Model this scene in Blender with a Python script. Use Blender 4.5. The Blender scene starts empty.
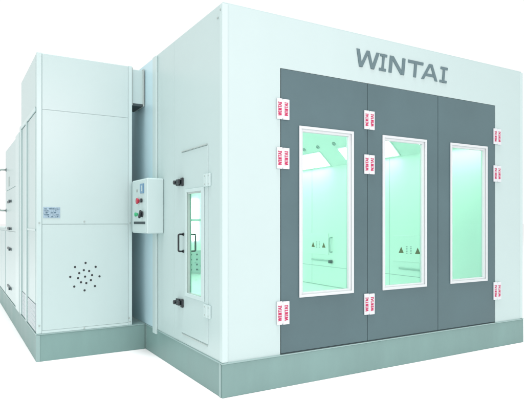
import bpy, bmesh, math, random
from mathutils import Vector, Matrix
R = math.radians
random.seed(4)
S = bpy.context.scene
COL = S.collection

# ------------------------------------------------------------------ materials
def mat(name, col, rough=.45, metal=0., noise=0., nscale=2., bump=0., bscale=60., spec=.5, streak=None, coat=0.):
    m = bpy.data.materials.new(name); m.use_nodes = True
    nt = m.node_tree; b = nt.nodes['Principled BSDF']
    b.inputs['Roughness'].default_value = rough
    b.inputs['Metallic'].default_value = metal
    b.inputs['Specular IOR Level'].default_value = spec
    b.inputs['Coat Weight'].default_value = coat
    b.inputs['Base Color'].default_value = (*col, 1)
    tc = nt.nodes.new('ShaderNodeTexCoord')
    if noise:
        mp = nt.nodes.new('ShaderNodeMapping'); nt.links.new(tc.outputs['Object'], mp.inputs[0])
        if streak: mp.inputs['Scale'].default_value = streak
        n = nt.nodes.new('ShaderNodeTexNoise'); n.inputs['Scale'].default_value = nscale
        n.inputs['Detail'].default_value = 6; n.inputs['Roughness'].default_value = .6
        nt.links.new(mp.outputs[0], n.inputs['Vector'])
        mr = nt.nodes.new('ShaderNodeMapRange'); mr.inputs[1].default_value = .3; mr.inputs[2].default_value = .7
        mr.inputs[3].default_value = 1 - noise; mr.inputs[4].default_value = 1 + noise
        nt.links.new(n.outputs['Fac'], mr.inputs[0])
        mx = nt.nodes.new('ShaderNodeVectorMath'); mx.operation = 'SCALE'
        mx.inputs[0].default_value = col; nt.links.new(mr.outputs[0], mx.inputs['Scale'])
        nt.links.new(mx.outputs[0], b.inputs['Base Color'])
        r2 = nt.nodes.new('ShaderNodeMapRange'); r2.inputs[1].default_value = .3; r2.inputs[2].default_value = .7
        r2.inputs[3].default_value = max(.03, rough - noise); r2.inputs[4].default_value = rough + noise
        nt.links.new(n.outputs['Fac'], r2.inputs[0]); nt.links.new(r2.outputs[0], b.inputs['Roughness'])
    if bump:
        n = nt.nodes.new('ShaderNodeTexNoise'); n.inputs['Scale'].default_value = bscale; n.inputs['Detail'].default_value = 3
        nt.links.new(tc.outputs['Object'], n.inputs['Vector'])
        bp = nt.nodes.new('ShaderNodeBump'); bp.inputs['Strength'].default_value = bump; bp.inputs['Distance'].default_value = .01
        nt.links.new(n.outputs['Fac'], bp.inputs['Height']); nt.links.new(bp.outputs[0], b.inputs['Normal'])
    return m

PANEL = mat('white_panel_paint', (.447, .577, .567), .32, noise=.015, nscale=1.3, bump=.02, bscale=1.6)
POST  = mat('white_trim_paint', (.485, .62, .61), .3)
FILM_LIT  = mat('gap_brightened_blue_film', (.50, .71, .77), .3, noise=.02, nscale=1.3)  # film blue, made paler than the panels to lighten the shaded gap
DOOR  = mat('grey_door_paint', (.080, .136, .148), .42, spec=.28, noise=.08, nscale=1.1, bump=.03, bscale=3)
BASE  = mat('galvanised_skirt_paint', (.185, .305, .288), .45, spec=.22, metal=.0, noise=.10, nscale=1.6, bump=.05, bscale=30, streak=(1, 1, .35))
EDGE  = mat('skirt_edge_strip', (.26, .39, .375), .35, metal=.1)
FRAME = mat('window_frame_paint', (.565, .615, .625), .3)
GASK  = mat('dark_rubber', (.03, .055, .06), .6)
BLACK = mat('black_plastic', (.012, .018, .022), .35)
GREYD = mat('dark_grey_metal', (.06, .09, .10), .4, metal=.3)
STICK = mat('white_hinge_plastic', (.60, .635, .66), .35)
REDIN = mat('magenta_red_print', (.46, .012, .09), .5)
SIGN  = mat('grey_lettering', (.10, .165, .18), .45)
RED   = mat('red_plastic', (.42, .012, .045), .3)
GREEN = mat('green_plastic', (.02, .40, .16), .3)
BLUE  = mat('blue_display', (.12, .26, .40), .15)
PLATE = mat('blue_name_plate', (.26, .38, .46), .35, noise=.25, nscale=40)
PRINT = mat('plate_print', (.07, .15, .20), .5)
GRILL = mat('pale_grey_grille', (.45, .52, .54), .5, noise=.12, nscale=30)
INNER = mat('booth_lining_paint', (.80, .82, .81), .4, noise=.01)
INLIN = mat('lining_joint', (.42, .50, .48), .5)
FLOOR = mat('booth_floor', (.62, .68, .66), .5, noise=.08, nscale=25)
WARN  = mat('warning_sign_print', (.13, .10, .03), .5)
GREYM = mat('sign_print_grey', (.35, .42, .40), .5)
GROUND = mat('white_studio_floor', (.90, .90, .90), .9, spec=.0, bump=.04, bscale=8)

m = bpy.data.materials.new('lamp_glow'); m.use_nodes = True
e = m.node_tree.nodes.new('ShaderNodeEmission'); e.inputs[0].default_value = (1, 1, .98, 1); e.inputs[1].default_value = 14.5
m.node_tree.links.new(e.outputs[0], m.node_tree.nodes['Material Output'].inputs[0]); LAMP = m

def glass(name, tint):
    m = bpy.data.materials.new(name); m.use_nodes = True; nt = m.node_tree
    nt.nodes.remove(nt.nodes['Principled BSDF'])
    t = nt.nodes.new('ShaderNodeBsdfTransparent'); t.inputs[0].default_value = (*tint, 1)
    g = nt.nodes.new('ShaderNodeBsdfGlossy'); g.inputs['Roughness'].default_value = .03; g.inputs[0].default_value = (.9, 1, .97, 1)
    lw = nt.nodes.new('ShaderNodeLayerWeight'); lw.inputs[0].default_value = .5
    pw = nt.nodes.new('ShaderNodeMath'); pw.operation = 'POWER'; pw.inputs[1].default_value = 5
    ma = nt.nodes.new('ShaderNodeMath'); ma.operation = 'MULTIPLY_ADD'; ma.inputs[1].default_value = .9; ma.inputs[2].default_value = .03
    nt.links.new(lw.outputs['Facing'], pw.inputs[0]); nt.links.new(pw.outputs[0], ma.inputs[0])
    mx = nt.nodes.new('ShaderNodeMixShader')
    nt.links.new(ma.outputs[0], mx.inputs[0]); nt.links.new(t.outputs[0], mx.inputs[1]); nt.links.new(g.outputs[0], mx.inputs[2])
    nt.links.new(mx.outputs[0], nt.nodes['Material Output'].inputs[0]); return m
GLASS = glass('mint_tinted_glass', (.755, 1.0, .88))   # two faces of the pane tint twice

# ------------------------------------------------------------------ mesh helpers
def link(name, bm, m, parent=None, smooth=False, origin=None):
    bmesh.ops.recalc_face_normals(bm, faces=bm.faces)
    if origin is not None: bmesh.ops.translate(bm, vec=-Vector(origin), verts=bm.verts)
    me = bpy.data.meshes.new(name); bm.to_mesh(me); bm.free()
    me.materials.append(m)
    if smooth:
        for p in me.polygons: p.use_smooth = True
    o = bpy.data.objects.new(name, me); COL.objects.link(o)
    if origin is not None: o.location = origin
    if parent: o.parent = parent
    return o

def box(bm, x0, x1, y0, y1, z0, z1, bev=0., seg=2):
    vs = [bm.verts.new((x, y, z)) for x in (x0, x1) for y in (y0, y1) for z in (z0, z1)]
    q = [(0,1,3,2),(4,6,7,5),(0,4,5,1),(2,3,7,6),(0,2,6,4),(1,5,7,3)]
    fs = [bm.faces.new([vs[i] for i in f]) for f in q]
    if bev:
        es = list({e for f in fs for e in f.edges})
        bmesh.ops.bevel(bm, geom=es, offset=bev, segments=seg, profile=.5, affect='EDGES', clamp_overlap=True)

def bx(name, m, parent, *a, bev=.0):
    bm = bmesh.new(); box(bm, *a, bev=bev); return link(name, bm, m, parent)

def holed(bm, u0, u1, v0, v1, holes, d0, d1, axis):
    """flat slab with rectangular holes; axis 'y': (u,v,d)->(x,z,y); 'x': (u,v,d)->(y,z,x)"""
    us = sorted({u0, u1, *[h[0] for h in holes], *[h[1] for h in holes]})
    vs = sorted({v0, v1, *[h[2] for h in holes], *[h[3] for h in holes]})
    def P(u, v, d): return (u, d, v) if axis == 'y' else ((d, u, v) if axis == 'x' else (u, v, d))
    V = {}
    def g(i, j, k):
        if (i, j, k) not in V: V[i, j, k] = bm.verts.new(P(us[i], vs[j], (d0, d1)[k]))
        return V[i, j, k]
    def full(i, j):
        if i < 0 or j < 0 or i >= len(us)-1 or j >= len(vs)-1: return False
        cu, cv = (us[i]+us[i+1])/2, (vs[j]+vs[j+1])/2
        return not any(h[0] < cu < h[1] and h[2] < cv < h[3] for h in holes)
    for i in range(len(us)-1):
        for j in range(len(vs)-1):
            if not full(i, j): continue
            for k in (0, 1): bm.faces.new([g(i,j,k), g(i+1,j,k), g(i+1,j+1,k), g(i,j+1,k)])
            for (a, b, ni, nj) in (((i,j),(i+1,j),i,j-1), ((i,j+1),(i+1,j+1),i,j+1), ((i,j),(i,j+1),i-1,j), ((i+1,j),(i+1,j+1),i+1,j)):
                if not full(ni, nj): bm.faces.new([g(*a,0), g(*b,0), g(*b,1), g(*a,1)])

def holedobj(name, m, parent, *a, bev=0.):
    bm = bmesh.new(); holed(bm, *a)
    bmesh.ops.recalc_face_normals(bm, faces=bm.faces)
    if bev:
        es = [e for e in bm.edges if len(e.link_faces) == 2 and e.calc_face_angle(0) > 1]
        bmesh.ops.bevel(bm, geom=es, offset=bev, segments=2, profile=.5, affect='EDGES')
    return link(name, bm, m, parent)

def cyl(bm, c, ax, r, h, n=24, bev=0.):
    """cylinder from c along unit axis ax"""
    ax = Vector(ax).normalized()
    rot = ax.to_track_quat('Z', 'Y').to_matrix().to_4x4()
    ret = bmesh.ops.create_cone(bm, cap_ends=True, segments=n, radius1=r, radius2=r, depth=h)
    bmesh.ops.transform(bm, matrix=Matrix.Translation(Vector(c) + ax*h/2) @ rot, verts=ret['verts'])
    if bev:
        es = [e for e in {e for v in ret['verts'] for e in v.link_edges} if len(e.link_faces) == 2 and e.calc_face_angle(0) > 1]
        bmesh.ops.bevel(bm, geom=es, offset=bev, segments=2, profile=.5, affect='EDGES')

def tube(bm, pts, r, n=12):
    pts = [Vector(p) for p in pts]; rings = []
    for i, p in enumerate(pts):
        a = (pts[i] - pts[i-1]).normalized() if i else None
        b = (pts[i+1] - pts[i]).normalized() if i < len(pts)-1 else None
        t = (a or b) if not (a and b) else (a + b).normalized()
        q = t.to_track_quat('Z', 'Y')
        up = Vector((0, 1, 0)) if abs(t.y) < .9 else Vector((0, 0, 1))
        s = t.cross(up).normalized(); w = s.cross(t)
        k = 1 / max(.6, (a.dot(t) if a else 1))
        rings.append([bm.verts.new(p + (math.cos(2*math.pi*j/n)*s*k + math.sin(2*math.pi*j/n)*w)*r) for j in range(n)])
    for A, B in zip(rings, rings[1:]):
        for j in range(n): bm.faces.new([A[j], A[(j+1)%n], B[(j+1)%n], B[j]])
    bm.faces.new(rings[0]); bm.faces.new(rings[-1])

def round_path(pts, r, n=5):
    pts = [Vector(p) for p in pts]; out = [pts[0]]
    for a, b, c in zip(pts, pts[1:], pts[2:]):
        p0 = b + (a-b).normalized()*r; p1 = b + (c-b).normalized()*r
        for i in range(n+1):
            t = i/n; out.append(p0*(1-t)**2 + b*2*t*(1-t) + p1*t*t)
    out.append(pts[-1]); return out

def empty(name, loc, label, cat, group=None):
    o = bpy.data.objects.new(name, None); o.empty_display_size = .2; COL.objects.link(o); o.location = loc
    o['label'] = label; o['category'] = cat
    if group: o['group'] = group
    return o

def adopt(root):
    """children were built in world coordinates; keep them there under an Empty that has a location"""
    for c in list(root.children): c.location = Vector(c.location) - root.location

# ------------------------------------------------------------------ lettering (letters as polygons, height 1)
def seg(a, b, t):
    (x0, y0), (x1, y1) = a, b
    return [(x0 - t/2, y0), (x0 + t/2, y0), (x1 + t/2, y1), (x1 - t/2, y1)]
def rect(x0, x1, y0, y1): return [(x0, y0), (x1, y0), (x1, y1), (x0, y1)]
def glyphs(T):
  return {
 'W': (1.62, [seg((.40,0),(.12,1),T*1.12), seg((.42,0),(.81,1),T*1.02), seg((1.20,0),(.81,1),T*1.02), seg((1.22,0),(1.50,1),T*1.12)]),
 'I': (.62, [rect(.31-T/2,.31+T/2,.0,1), rect(.02,.60,0,.155), rect(.02,.60,.845,1)]),
 'N': (1.12, [rect(.06,.06+T,0,1), rect(1.06-T,1.06,0,1), seg((.06+T*.62,1),(1.06-T*.62,0),T*1.25)]),
 'T': (1.10, [rect(.0,1.10,.82,1), rect(.55-T/2,.55+T/2,0,1)]),
 'A': (1.30, [seg((.10,0),(.62,1),T*1.1), seg((1.20,0),(.68,1),T*1.1), rect(.30,1.0,.22,.385)]),
}
GL = glyphs(.185); GB = glyphs(.36)
def word(bm, adv, thick, place, G=None):
    """adv: list of (char, x0, width); place(u,v,d)->xyz. Each stroke a thin prism, nested a hair apart in depth."""
    n = 0
    for ch, x0, w in adv:
        W, polys = (G or GL)[ch]
        for poly in polys:
            n += 1; d = thick + (n % 5)*thick*.04
            pts = [(x0 + px/W*w, py) for px, py in poly]
            f = [bm.verts.new(place(u, v, d)) for u, v in pts]; b = [bm.verts.new(place(u, v, 0)) for u, v in pts]
            bm.faces.new(f); bm.faces.new(b[::-1])
            for i in range(4): bm.faces.new([f[i], b[i], b[(i+1)%4], f[(i+1)%4]])

# ================================================================== ground
bm = bmesh.new(); s = 400
bm.faces.new([bm.verts.new(v) for v in ((-s,-s,0),(s,-s,0),(s,s,0),(-s,s,0))])
o = link('ground', bm, GROUND); o['kind'] = 'structure'

# ================================================================== the booth
W, D, H, ZB = 3.942, 7.0, 3.2, .282
IR = W - .08              # inner face of the right wall
X = [.553, 1.530, 2.498, 3.431]; ZD = 2.738
booth = empty('spray_booth', (0, 0, 0), 'large white walk-in spray booth with three tall grey glazed doors and WINTAI lettering', 'spray booth')

holedobj('front_wall', PANEL, booth, .05, W-.05, ZB, H-.012, [(X[0]-.004, X[3]+.004, ZB-1, ZD+.004)], 0, .06, 'y')
# left wall, built of joined panels either side of the pilot door
PD = (.275, .880, .372, 2.078)
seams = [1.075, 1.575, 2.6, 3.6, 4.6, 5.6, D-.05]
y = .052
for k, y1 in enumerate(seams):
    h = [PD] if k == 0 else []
    holedobj('side_panel', PANEL if k < 2 else FILM_LIT, booth, y, y1-.0015, ZB, H-.012, h, .0, .05, 'x', bev=.0012)
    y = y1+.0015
bx('rear_wall', PANEL, booth, .05, W, D-.05, D, ZB, H-.012)
bx('side_wall', PANEL, booth, IR, W, .06, D-.052, ZB, H-.012)
bx('roof', PANEL, booth, .01, W-.01, .01, D-.01, H-.012, H, bev=.003)
bx('corner_post', POST, booth, -.004, .048, -.004, .048, ZB, H-.016, bev=.004)
bx('corner_post', POST, booth, W-.049, W+.003, -.003, .049, ZB, H-.016, bev=.004)
bx('wall_strip', POST, booth, -.022, -.002, 1.545, 1.655, .235, H-.02, bev=.004)

# skirt
bx('base', BASE, booth, -.006, W+.004, -.008, D, .0, ZB-.012, bev=.003)
bx('base_edge', EDGE, booth, -.012, W+.008, -.014, D, ZB-.011, ZB-.001, bev=.002)
bx('base_joint', EDGE, booth, -.011, -.0065, 1.90, 1.93, .002, ZB-.013, bev=.001)
bx('base_joint', EDGE, booth, -.011, -.0065, .012, .045, .002, ZB-.013, bev=.001)
bx('door_sill', GASK, booth, X[0]-.002, X[3]+.002, -.004, .05, ZB+.001, ZB+.007)

# lining of the cabin
bx('cabin_floor', FLOOR, booth, .052, IR-.002, .07, D-.055, .276, .288)
bx('cabin_ceiling', INNER, booth, .052, IR-.002, .062, D-.055, 2.97, 3.0)
bx('cabin_rear_lining', INNER, booth, .08, IR-.01, D-.10, D-.06, .292, 2.965)
bx('cabin_side_lining', INNER, booth, IR-.012, IR-.002, .064, D-.105, .292, 2.965)
def slope(side):
    bm = bmesh.new()
    fx = (lambda x: x) if side > 0 else (lambda x: W - x)
    P = [(IR-.013, 2.36), (IR-.013, 2.42), (3.32, 2.964), (3.22, 2.964)]
    P = [(IR-.014, 2.392), (IR-.014, 2.45), (3.30, 2.962), (3.235, 2.962)]
    a = [bm.verts.new((fx(x), .066, z)) for x, z in P]; b = [bm.verts.new((fx(x), D-.106, z)) for x, z in P]
    bm.faces.new(a); bm.faces.new(b[::-1])
    for i in range(4): bm.faces.new([a[i], a[(i+1)%4], b[(i+1)%4], b[i]])
    return link('cabin_slope_lining', bm, INNER, booth)
slope(1); slope(-1)
# seams of the lining
bm = bmesh.new()
for yy in (1.1, 2.1, 3.1, 4.1, 5.1, 6.1): box(bm, IR-.0135, IR-.0125, yy, yy+.006, .30, 2.38)
box(bm, IR-.0145, IR-.0136, .07, D-.11, .63, .638)
box(bm, IR-.018, IR-.0146, .07, D-.11, .289, .300)
link('lining_joints', bm, INLIN, booth)

# slanted light boxes along both upper edges
nrm = Vector((-(2.962-2.392), 0, -(IR-.014-3.235))).normalized()      # faces down into the cabin
def slant(u, d=0.):    # u: distance up the slope from its lower edge
    a = Vector((IR-.014, 0, 2.392)); b = Vector((3.235, 0, 2.962)); t = (b-a).normalized()
    return a + t*u + nrm*d
def lightbox(y0, y1, side):
    fx = (lambda p: p) if side > 0 else (lambda p: Vector((W - p.x, p.y, p.z)))
    def slab(bm, u0, u1, ya, yb, d0, d1):
        vs = []
        for u in (u0, u1):
            for yy in (ya, yb):
                for d in (d0, d1):
                    p = slant(u, d); vs.append(bm.verts.new(fx(Vector((p.x, yy, p.z)))))
        for f in [(0,1,3,2),(4,6,7,5),(0,4,5,1),(2,3,7,6),(0,2,6,4),(1,5,7,3)]: bm.faces.new([vs[i] for i in f])
    bm = bmesh.new(); slab(bm, .015, .365, y0-.03, y1+.03, .001, .012); f = link('light_box', bm, INNER, booth)
    bm = bmesh.new(); slab(bm, .04, .34, y0, y1, .0125, .018); link('diffuser', bm, LAMP, f)
for sd in (1, -1):
    for y0 in (.25, 1.88, 3.53, 5.2):
        lightbox(y0, y0+1.13, sd)
for yy in (3.02, 3.46, 3.86, 4.3):
    bm = bmesh.new(); p = slant(.46, .001); cyl(bm, (p.x, yy, p.z), nrm, .034, .02, bev=.004)
    s_ = link('lamp_socket', bm, INLIN, booth)
    bm = bmesh.new(); p = slant(.46, .0215); cyl(bm, (p.x, yy, p.z), nrm, .017, .01)
    link('socket_core', bm, GREYM, s_)
# service panels with warning triangles, slot and lever on the right-hand lining
def service(y0):
    xf = IR - .013
    pn = bx('service_panel', INNER, booth, xf-.012, xf-.001, y0, y0+.62, .84, 1.22, bev=.003)
    for dy in (.13, .45):
        bm = bmesh.new(); x0, x1 = xf-.0145, xf-.0123
        P = [(y0+dy-.05, .965), (y0+dy+.05, .965), (y0+dy, 1.055)]
        a = [bm.verts.new((x0, *q)) for q in P]; b = [bm.verts.new((x1, *q)) for q in P]
        bm.faces.new(a); bm.faces.new(b)
        for i in range(3): bm.faces.new([a[i], a[(i+1)%3], b[(i+1)%3], b[i]])
        link('warning_triangle', bm, WARN, pn)
    for dy in (.245, .325):
        bm = bmesh.new()
        for k in range(5): box(bm, xf-.0145, xf-.0123, y0+dy, y0+dy+.03, .96+k*.024, .972+k*.024)
        link('warning_print', bm, GREYM, pn)
    bx('drain_slot', INLIN, booth, xf-.02, xf-.001, y0-.02, y0+.5, .725, .75, bev=.004)
service(3.60); service(1.40)
bm = bmesh.new()
xf = IR-.013
tube(bm, round_path([(xf-.001, 3.514, .90), (xf-.05, 3.514, .90), (xf-.05, 3.514, 1.15), (xf-.001, 3.514, 1.15)], .02), .013)
link('grab_handle', bm, INLIN, booth, smooth=True)
bx('lever_lock', GREYD, booth, xf-.05, xf-.001, 3.49, 3.56, .70, .755, bev=.01)
# far end: exhaust grille, rail, upright lamp
gr = bx('exhaust_grille', INLIN, booth, .4, IR-.3, D-.115, D-.101, .31, .80, bev=.004)
bm = bmesh.new()
for i in range(22):
    for j in range(4): cyl(bm, (.52+i*.14, D-.1151, .38+j*.11), (0,-1,0), .022, .003, n=12)
link('grille_holes', bm, GREYD, gr)
bx('wall_rail', INLIN, booth, .4, IR-.3, D-.14, D-.101, 1.44, 1.49, bev=.005)
bx('upright_lamp', LAMP, booth, 2.58, 2.80, D-.118, D-.101, 1.02, 1.43)
bx('upright_lamp', LAMP, booth, 2.58, 2.80, D-.118, D-.101, 1.50, 1.92)

# three tall door leaves
wins = [(.740, 1.355, .758, 2.263), (1.717, 2.322, .758, 2.263), (2.679, 3.286, .764, 2.263)]
for k in range(3):
    x0, x1 = X[k]+.004, X[k+1]-.003
    a, b, c, d = wins[k]; fw = .040
    lf = holedobj('door_leaf', DOOR, booth, x0, x1, ZB+.009, ZD, [(a+.012, b-.012, c+.012, d-.012)], -.002, .045, 'y', bev=.0015)
    lf['label'] = ['grey door leaf at the left, beside the white corner wall', 'middle grey door leaf', 'grey door leaf farthest right'][k]
    # stepped frame: outer ring proud of the leaf, inner ring deeper
    holedobj('window_frame', FRAME, lf, a, b, c, d, [(a+.024, b-.024, c+.024, d-.024)], -.016, -.0035, 'y', bev=.003)
    holedobj('inner_frame', FRAME, lf, a+.0125, b-.0125, c+.0125, d-.0125, [(a+fw+.004, b-fw-.012, c+fw, d-fw-.006)], -.001, .034, 'y', bev=.002)
    bx('window_pane', GLASS, lf, a+fw-.006, b-fw+.006, .022, .027, c+fw-.01, d-fw+.004)
    holedobj('pane_seal', FRAME, lf, a+fw+.0042, b-fw-.0122, c+fw+.0002, d-fw-.0062, [(a+fw+.0075, b-fw-.0155, c+fw+.0035, d-fw-.0095)], .0185, .0215, 'y')

# cover plates of the hinges, with upright red lettering
def hinge(xc, z0, z1, skew):
    bm = bmesh.new()
    w = .058
    box(bm, xc-w, xc-.002, -.017, -.0035, z0, z1, bev=.004)
    box(bm, xc+.002, xc+w+.008, -.021, -.0035, z0-.001, z1-.001-skew*.5, bev=.004)
    cyl(bm, (xc, -.011, z0+.01), (0,0,1), .006, z1-z0-.02, n=12)
    h = link('hinge', bm, STICK, booth)
    L = (z1-z0)*.66
    w_ = [('W',0,.24),('I',.255,.10),('N',.375,.17),('T',.56,.16),('A',.72,.17),('I',.90,.10)]
    for (xa, dep) in ((xc-.047, -.0172), (xc+.015, -.0212)):
        zz = z0 + (z1-z0)*.17
        bm = bmesh.new()
        word(bm, w_, .0012, lambda u, v, dd, xa=xa, dep=dep, zz=zz: (xa + (1-v)*.035, dep-dd, zz + u*L), GB)
        link('hinge_lettering', bm, REDIN, h)
for xc in (.566, 1.541, 3.452):
    for (z0, z1) in ((2.300, 2.478), (1.876, 2.060), (.540, .740)):
        hinge(xc, z0, z1, .004)

# company lettering over the doors
bm = bmesh.new()
z0, hh = 2.884, .166
def pl(u, v, d): return (u + .020*(v-.5)*1.0, -.0005-d, z0 + v*hh)
word(bm, [('W',1.383,.292),('I',1.682,.094),('N',1.798,.232),('T',2.058,.214),('A',2.262,.234),('I',2.526,.112)], .006, pl)
o = link('lettering', bm, SIGN, booth); o['label'] = 'slanted grey capitals WINTAI above the doors'

# pilot door in the left wall
y0, y1, za, zb = PD
wf = (.345, .768, .732, 1.722)
pdoor = holedobj('pilot_door', PANEL, booth, y0+.004, y1-.004, za+.004, zb-.004, [(wf[0]+.02, wf[1]-.02, wf[2]+.02, wf[3]-.02)], -.003, .045, 'x', bev=.002)
holedobj('window_frame', POST, pdoor, wf[0], wf[1], wf[2], wf[3], [(wf[0]+.055, wf[1]-.042, wf[2]+.035, wf[3]-.03)], -.014, -.0032, 'x', bev=.003)
bx('window_pane', GLASS, pdoor, .022, .027, wf[0]+.03, wf[1]-.025, wf[2]+.024, wf[3]-.022)
holedobj('pane_seal', INLIN, pdoor, wf[0]+.052, wf[1]-.039, wf[2]+.032, wf[3]-.027, [(wf[0]+.058, wf[1]-.052, wf[2]+.037, wf[3]-.044)], -.0022, .021, 'x')  # grey, wider at top and far side: draws the reveal's shadow line
for (xs, xe, yy) in ((-.0035, -.055, .819), (.0455, .105, .792)):
    bm = bmesh.new()
    tube(bm, round_path([(xs, yy, 1.145), (xe, yy, 1.145), (xe, yy, 1.305), (xs, yy, 1.305)], .014), .0085)
    hd = link('handle', bm, BLACK, pdoor, smooth=True)
    if xs < 0: hd['label'] = 'black bar handle on the outside of the pilot door'
    else: hd['label'] = 'black bar handle on the inside, seen through the glass'
    sg = -1 if xs < 0 else 1
    for zz in (1.145, 1.305):
        bm = bmesh.new(); cyl(bm, (xs - sg*.001, yy, zz), (sg,0,0), .015, .010, n=20, bev=.002)
        link('handle_foot', bm, BLACK, hd)
for zc in (1.797, .655):     # clamp latches across the door edge
    bm = bmesh.new()
    box(bm, -.024, -.004, .90, .975, zc-.032, zc+.032, bev=.006)
    box(bm, -.022, -.004, .816, .862, zc-.040, zc+.040, bev=.006)
    lt = link('latch', bm, BLACK, booth)
    bm = bmesh.new()
    box(bm, -.048, -.0245, .838, .905, zc-.022, zc+.024, bev=.009)
    cyl(bm, (-.0242, .942, zc), (-1,0,0), .020, .034, n=24, bev=.005)
    link('latch_lever', bm, BLACK, lt)
for zc in (1.778, .660):
    bm = bmesh.new()
    box(bm, -.016, -.004, .285, .343, zc-.055, zc+.055, bev=.003)
    box(bm, -.016, -.001, .215, .268, zc-.055, zc+.055, bev=.003)
    cyl(bm, (-.013, .2755, zc-.052), (0,0,1), .0065, .104, n=12)
    hg = link('pilot_door_hinge', bm, POST, booth)
    for yy in (.314, .241):
        for dz in (-.035, .035):
            bm = bmesh.new(); cyl(bm, (-.0155, yy, zc+dz), (-1,0,0), .0065, .003, n=12); link('screw', bm, GREYM, hg)
bx('door_drip_strip', INLIN, booth, -.010, -.0005, .285, .86, 2.082, 2.088)
bx('door_drip_strip', INLIN, booth, -.007, -.0005, .285, .86, .360, .366)
for (yy, zz) in ((.055, 3.09), (.0, 3.14)):
    bm = bmesh.new(); cyl(bm, (-.0045, yy+.03, zz), (-1,0,0),   .009, .003, n=16); link('rivet', bm, GREYM, booth)

# ================================================================== switch box on the left wall
cb = empty('control_box', (0, 1.36, 1.30), 'white switch box with red and green buttons hung on the booth wall beside the gap', 'control box')
XF = -.18
bx('housing', POST, cb, XF, -.0005, 1.362, 1.86, 1.302, 1.868, bev=.012)
bx('box_door', POST, cb, XF-.006, XF-.0005, 1.374, 1.845, 1.316, 1.856, bev=.003)
xf = XF-.0065
dp = bx('display', BLUE, cb, xf-.010, xf, 1.435, 1.545, 1.715, 1.815, bev=.003)
bx('display_digits', POST, dp, xf-.0115, xf-.0102, 1.46, 1.485, 1.735, 1.795)
bx('indicator', GREYM, cb, xf-.006, xf, 1.655, 1.685, 1.735, 1.765, bev=.002)
bm = bmesh.new(); cyl(bm, (xf, 1.605, 1.640), (-1,0,0), .022, .012); cyl(bm, (xf-.012, 1.605, 1.640), (-1,0,0), .033, .016, bev=.006)
link('emergency_button', bm, RED, cb, smooth=False)
bm = bmesh.new(); cyl(bm, (xf, 1.500, 1.642), (-1,0,0), .021, .020, bev=.004); link('push_button', bm, BLACK, cb)
bm = bmesh.new(); cyl(bm, (xf, 1.700, 1.500), (-1,0,0), .022, .016, bev=.004); link('start_button', bm, GREEN, cb)
bm = bmesh.new(); cyl(bm, (xf, 1.645, 1.500), (-1,0,0), .014, .012, bev=.003); link('start_button', bm, GREEN, cb)
bm = bmesh.new(); cyl(bm, (xf, 1.480, 1.500), (-1,0,0), .030, .016, bev=.004)
box(bm, xf-.040, xf-.0165, 1.465, 1.495, 1.455, 1.545, bev=.006)
bmesh.ops.rotate(bm, cent=(xf, 1.48, 1.5), matrix=Matrix.Rotation(R(38), 3, 'X'), verts=bm.verts)
link('rotary_switch', bm, BLACK, cb)
bx('label_strip', GASK, cb, xf-.003, xf, 1.395, 1.775, 1.398, 1.424, bev=.001)
adopt(cb)

# ================================================================== tall fan cabinet
Y1, C0, C1, ZC = 1.944, -1.137, -.160, 3.143
fc = empty('fan_cabinet', (-.65, 2.6, 0), 'tall white cabinet with a ring of vent holes and small blue plate beside the booth', 'machine cabinet')
bx('shell', PANEL, fc, C0+.006, C1, Y1+.012, 3.31, ZB, ZC, bev=.003)
bx('access_panel', PANEL, fc, C0+.052, C1-.042, Y1+.001, Y1+.0115, 1.3995, 2.568, bev=.001)
bx('access_panel', PANEL, fc, C0+.052, C1-.042, Y1+.001, Y1+.0115, 2.5705, ZC-.006, bev=.001)
low = bx('access_panel', PANEL, fc, C0+.052, C1-.042, Y1-.001, Y1+.0115, ZB+.03, 1.396, bev=.002)
low['label'] = 'lower panel with the ring of vent holes'
bx('corner_post', POST, fc, C0, C0+.049, Y1, Y1+.05, ZB, ZC+.002, bev=.004)
bx('corner_post', POST, fc, C1-.039, C1+.003, Y1, Y1+.05, ZB, ZC+.002, bev=.004)
bx('bottom_rail', POST, fc, C0+.05, C1-.040, Y1, Y1+.0115, ZB, ZB+.0285, bev=.002)
vc = (-.662, .842)
pts = [vc]
for k in range(8):
    a = R(10+45*k); pts.append((vc[0]+.073*math.cos(a), vc[1]+.070*math.sin(a)))
    a = R(-2+45*k); pts.append((vc[0]+.150*math.cos(a), vc[1]+.145*math.sin(a)))
for (x, z) in pts:
    bm = bmesh.new(); cyl(bm, (x, Y1-.0008, z), (0,-1,0), .0115, .002, n=16); link('vent_hole', bm, BLACK, low)
npl = bx('name_plate', PLATE, fc, -1.075, -.912, Y1-.003, Y1+.0009, 1.462, 1.572, bev=.001)
bm = bmesh.new(); rr = random.Random(8)
for r_ in range(5):
    x = -1.066
    while x < -.925:
        w = rr.uniform(.008, .026)
        if rr.random() < .62: box(bm, x, min(x+w, -.919), Y1-.0042, Y1-.0031, 1.470+r_*.020, 1.470+r_*.020+rr.uniform(.006, .013))
        x += w + .006
link('plate_print', bm, PRINT, npl)
for (x, z) in ((-1.112, .365), (-.669, .297), (-.19, .36), (-1.112, 1.41), (-.669, 1.425), (-.18, 1.41), (-.18, .32)):
    bm = bmesh.new(); cyl(bm, (x, Y1+.0005, z), (0,-1,0), .0095, .006, n=6, bev=.001); link('bolt', bm, GREYM, fc)
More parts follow.
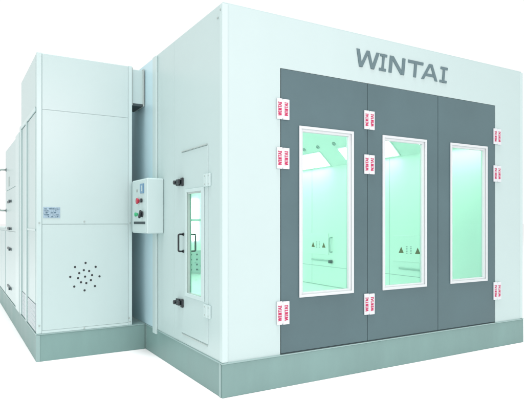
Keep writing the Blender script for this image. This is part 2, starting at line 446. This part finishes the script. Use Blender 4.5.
# left flank: framed panels, ribs, grille
bx('side_panel', PANEL, fc, C0-.002, C0+.0055, 2.00, 3.28, 2.60, ZC-.01, bev=.001)
bx('ledge', POST, fc, C0-.016, C0-.0005, 1.998, 3.34, 2.548, 2.592, bev=.003)
for (a, b) in ((2.00, 2.62), (2.72, 3.16)):
    bx('side_panel', PANEL, fc, C0-.004, C0+.0055, a, b, .585, 2.54, bev=.002)
for (a, b) in ((2.635, 2.705), (3.175, 3.30)):
    bx('rib', POST, fc, C0-.020, C0-.0005, a, b, .30, 2.545, bev=.004)
bx('rib_joint', POST, fc, C0-.012, C0-.0045, 2.0, 2.62, 1.33, 1.350, bev=.003)
g = bx('grille', GRILL, fc, C0-.006, C0+.0055, 2.0, 2.62, .30, .575, bev=.002)
g2 = bx('grille', GRILL, fc, C0-.006, C0+.0055, 2.72, 3.16, .30, .575, bev=.002)
for gg, a, b in ((g, 2.03, 2.6), (g2, 2.75, 3.14)):
    bm = bmesh.new(); yy = a+.03
    while yy < b:
        for j in range(5): cyl(bm, (C0-.0062, yy, .34+j*.05), (-1,0,0), .009, .003, n=8)
        yy += .09
    link('grille_glint_dots', bm, POST, gg)  # pale dots standing in for white reflections on the grille
# skirt of the cabinet and its neighbours' run
bx('base', BASE, fc, C0-.004, -.0065-.006, Y1-.004, 3.40, 0, ZB-.012, bev=.003)
bx('base_edge', EDGE, fc, C0-.009, -.0065-.008, Y1-.009, 3.40, ZB-.011, ZB-.001, bev=.002)
bx('base_joint', EDGE, fc, C0-.008, C0+.03, Y1-.009, Y1-.0045, .002, ZB-.013, bev=.001)
# duct over to the booth
dk = bx('connecting_duct', PANEL, fc, C1+.004, -.008, 1.985, 2.32, 2.745, 3.125, bev=.004)
bx('duct_flange', GREYM, dk, C1+.004, C1+.018, 1.968, 2.32, 2.72, 3.14, bev=.002)
bx('duct_flange', GREYM, dk, -.024, -.008, 1.968, 2.32, 2.72, 3.14, bev=.002)
bx('duct_shade_strip', GASK, dk, C1+.02, -.026, 1.98, 2.32, 2.718, 2.744, bev=.002)  # dark strip added as the shadow below the duct
adopt(fc)

# ================================================================== filter cabinet behind it
f2 = empty('filter_cabinet', (-.65, 4.5, 0), 'lower white cabinet with black latches and a side rail behind the tall fan cabinet', 'machine cabinet')
YA, YB = 3.44, 5.42
bx('shell', PANEL, f2, C0+.004, C1-.38, YA, YB, ZB, 2.545, bev=.004)
bx('corner_post', POST, f2, C0-.014, C0+.0035, YA+.005, YA+.40, ZB, 2.550, bev=.005)
u = bx('cabinet_door', PANEL, f2, C0-.006, C0+.0035, 3.87, YB-.02, 1.905, 2.53, bev=.003)
m_ = bx('cabinet_door', PANEL, f2, C0-.006, C0+.0035, 3.87, YB-.02, 1.295, 1.892, bev=.003)
l_ = bx('cabinet_door', PANEL, f2, C0-.006, C0+.0035, 3.87, YB-.02, .30, 1.282, bev=.003)
bx('vent_slot', INLIN, u, C0-.014, C0-.0065, 4.79, 4.88, 1.95, 2.09, bev=.002)
for (z, dr) in ((1.72, m_), (1.325, m_), (1.03, l_), (.465, l_)):
    bm = bmesh.new()
    box(bm, C0-.018, C0-.0065, 4.46, 5.02, z-.018, z+.018, bev=.004)
    cyl(bm, (C0-.0185, 4.55, z), (-1,0,0), .022, .02, bev=.004)
    link('latch', bm, GREYD, dr)
bm = bmesh.new()
tube(bm, round_path([(C0-.001, 5.30, 2.235), (C0-.11, 5.30, 2.235), (C0-.11, 5.30, 1.60), (C0-.001, 5.30, 1.60)], .04), .014)
link('side_rail', bm, GREYM, f2, smooth=True)
for z in (1.60, 2.235):
    bm = bmesh.new(); cyl(bm, (C0-.0008, 5.30, z), (-1,0,0), .03, .012, bev=.002); link('rail_foot', bm, GREYD, f2)
bx('base', BASE, f2, C0-.004, C1-.38, 3.402, YB+.01, 0, ZB-.012, bev=.003)
bx('base_edge', EDGE, f2, C0-.009, C1-.38, 3.402, YB+.01, ZB-.011, ZB-.001, bev=.002)
adopt(f2)

f3 = empty('burner_cabinet', (-.65, 6.2, 0), 'low white cabinet at the far left edge, rearmost of the three cabinets', 'machine cabinet')
bx('shell', PANEL, f3, C0+.004, C1-.38, 5.44, 6.98, ZB, 1.32, bev=.004)
bx('cabinet_door', PANEL, f3, C0-.006, C0+.0035, 5.50, 6.15, .30, 1.28, bev=.003)
bx('cabinet_door', PANEL, f3, C0-.006, C0+.0035, 6.18, 6.92, .30, 1.28, bev=.003)
bx('lid', POST, f3, C0-.012, C1-.37, 5.44, 6.98, 1.3205, 1.345, bev=.004)
bx('base', BASE, f3, C0-.004, C1-.38, 5.432, 6.99, 0, ZB-.012, bev=.003)
bx('base_edge', EDGE, f3, C0-.009, C1-.38, 5.432, 6.99, ZB-.011, ZB-.001, bev=.002)
adopt(f3)

# ================================================================== light
w = bpy.data.worlds.new('World'); S.world = w; w.use_nodes = True
bg = w.node_tree.nodes['Background']; bg.inputs[0].default_value = (1, 1, 1, 1); bg.inputs[1].default_value = 1.01
def area(name, loc, aim, size, power, col=(1, 1, 1)):
    l = bpy.data.lights.new(name, 'AREA'); l.shape = 'RECTANGLE'; l.size, l.size_y = size; l.energy = power; l.color = col
    o = bpy.data.objects.new(name, l); COL.objects.link(o); o.location = loc
    o.rotation_euler = (Vector(aim) - Vector(loc)).to_track_quat('-Z', 'Y').to_euler(); return o
area('softbox', (-.4, -4.3, 3.4), (.2, 0, 1.3), (2.0, 1.8), 88, (1, .74, .80))
area('overhead_softbox', (-2.0, -2.5, 26), (-2.0, -2.5, 0), (8, 8), 5200)

# ================================================================== camera
cam = bpy.data.cameras.new('camera'); co = bpy.data.objects.new('camera', cam); COL.objects.link(co)
co.location = (-1.8837, -3.8308, 1.4185)
co.rotation_euler = (R(90), 0, -.5314)
cam.sensor_width = 36; cam.sensor_fit = 'HORIZONTAL'; cam.lens = 528.81/524*36
cam.shift_y = 22.17/524; cam.clip_end = 2000; cam.clip_start = .05
S.camera = co
S.view_settings.view_transform = 'Standard'; S.view_settings.look = 'None'; S.view_settings.gamma = 1; S.view_settings.exposure = 0
S.cycles.use_denoising = True
S.cycles.max_bounces = 12; S.cycles.diffuse_bounces = 8; S.cycles.transparent_max_bounces = 16
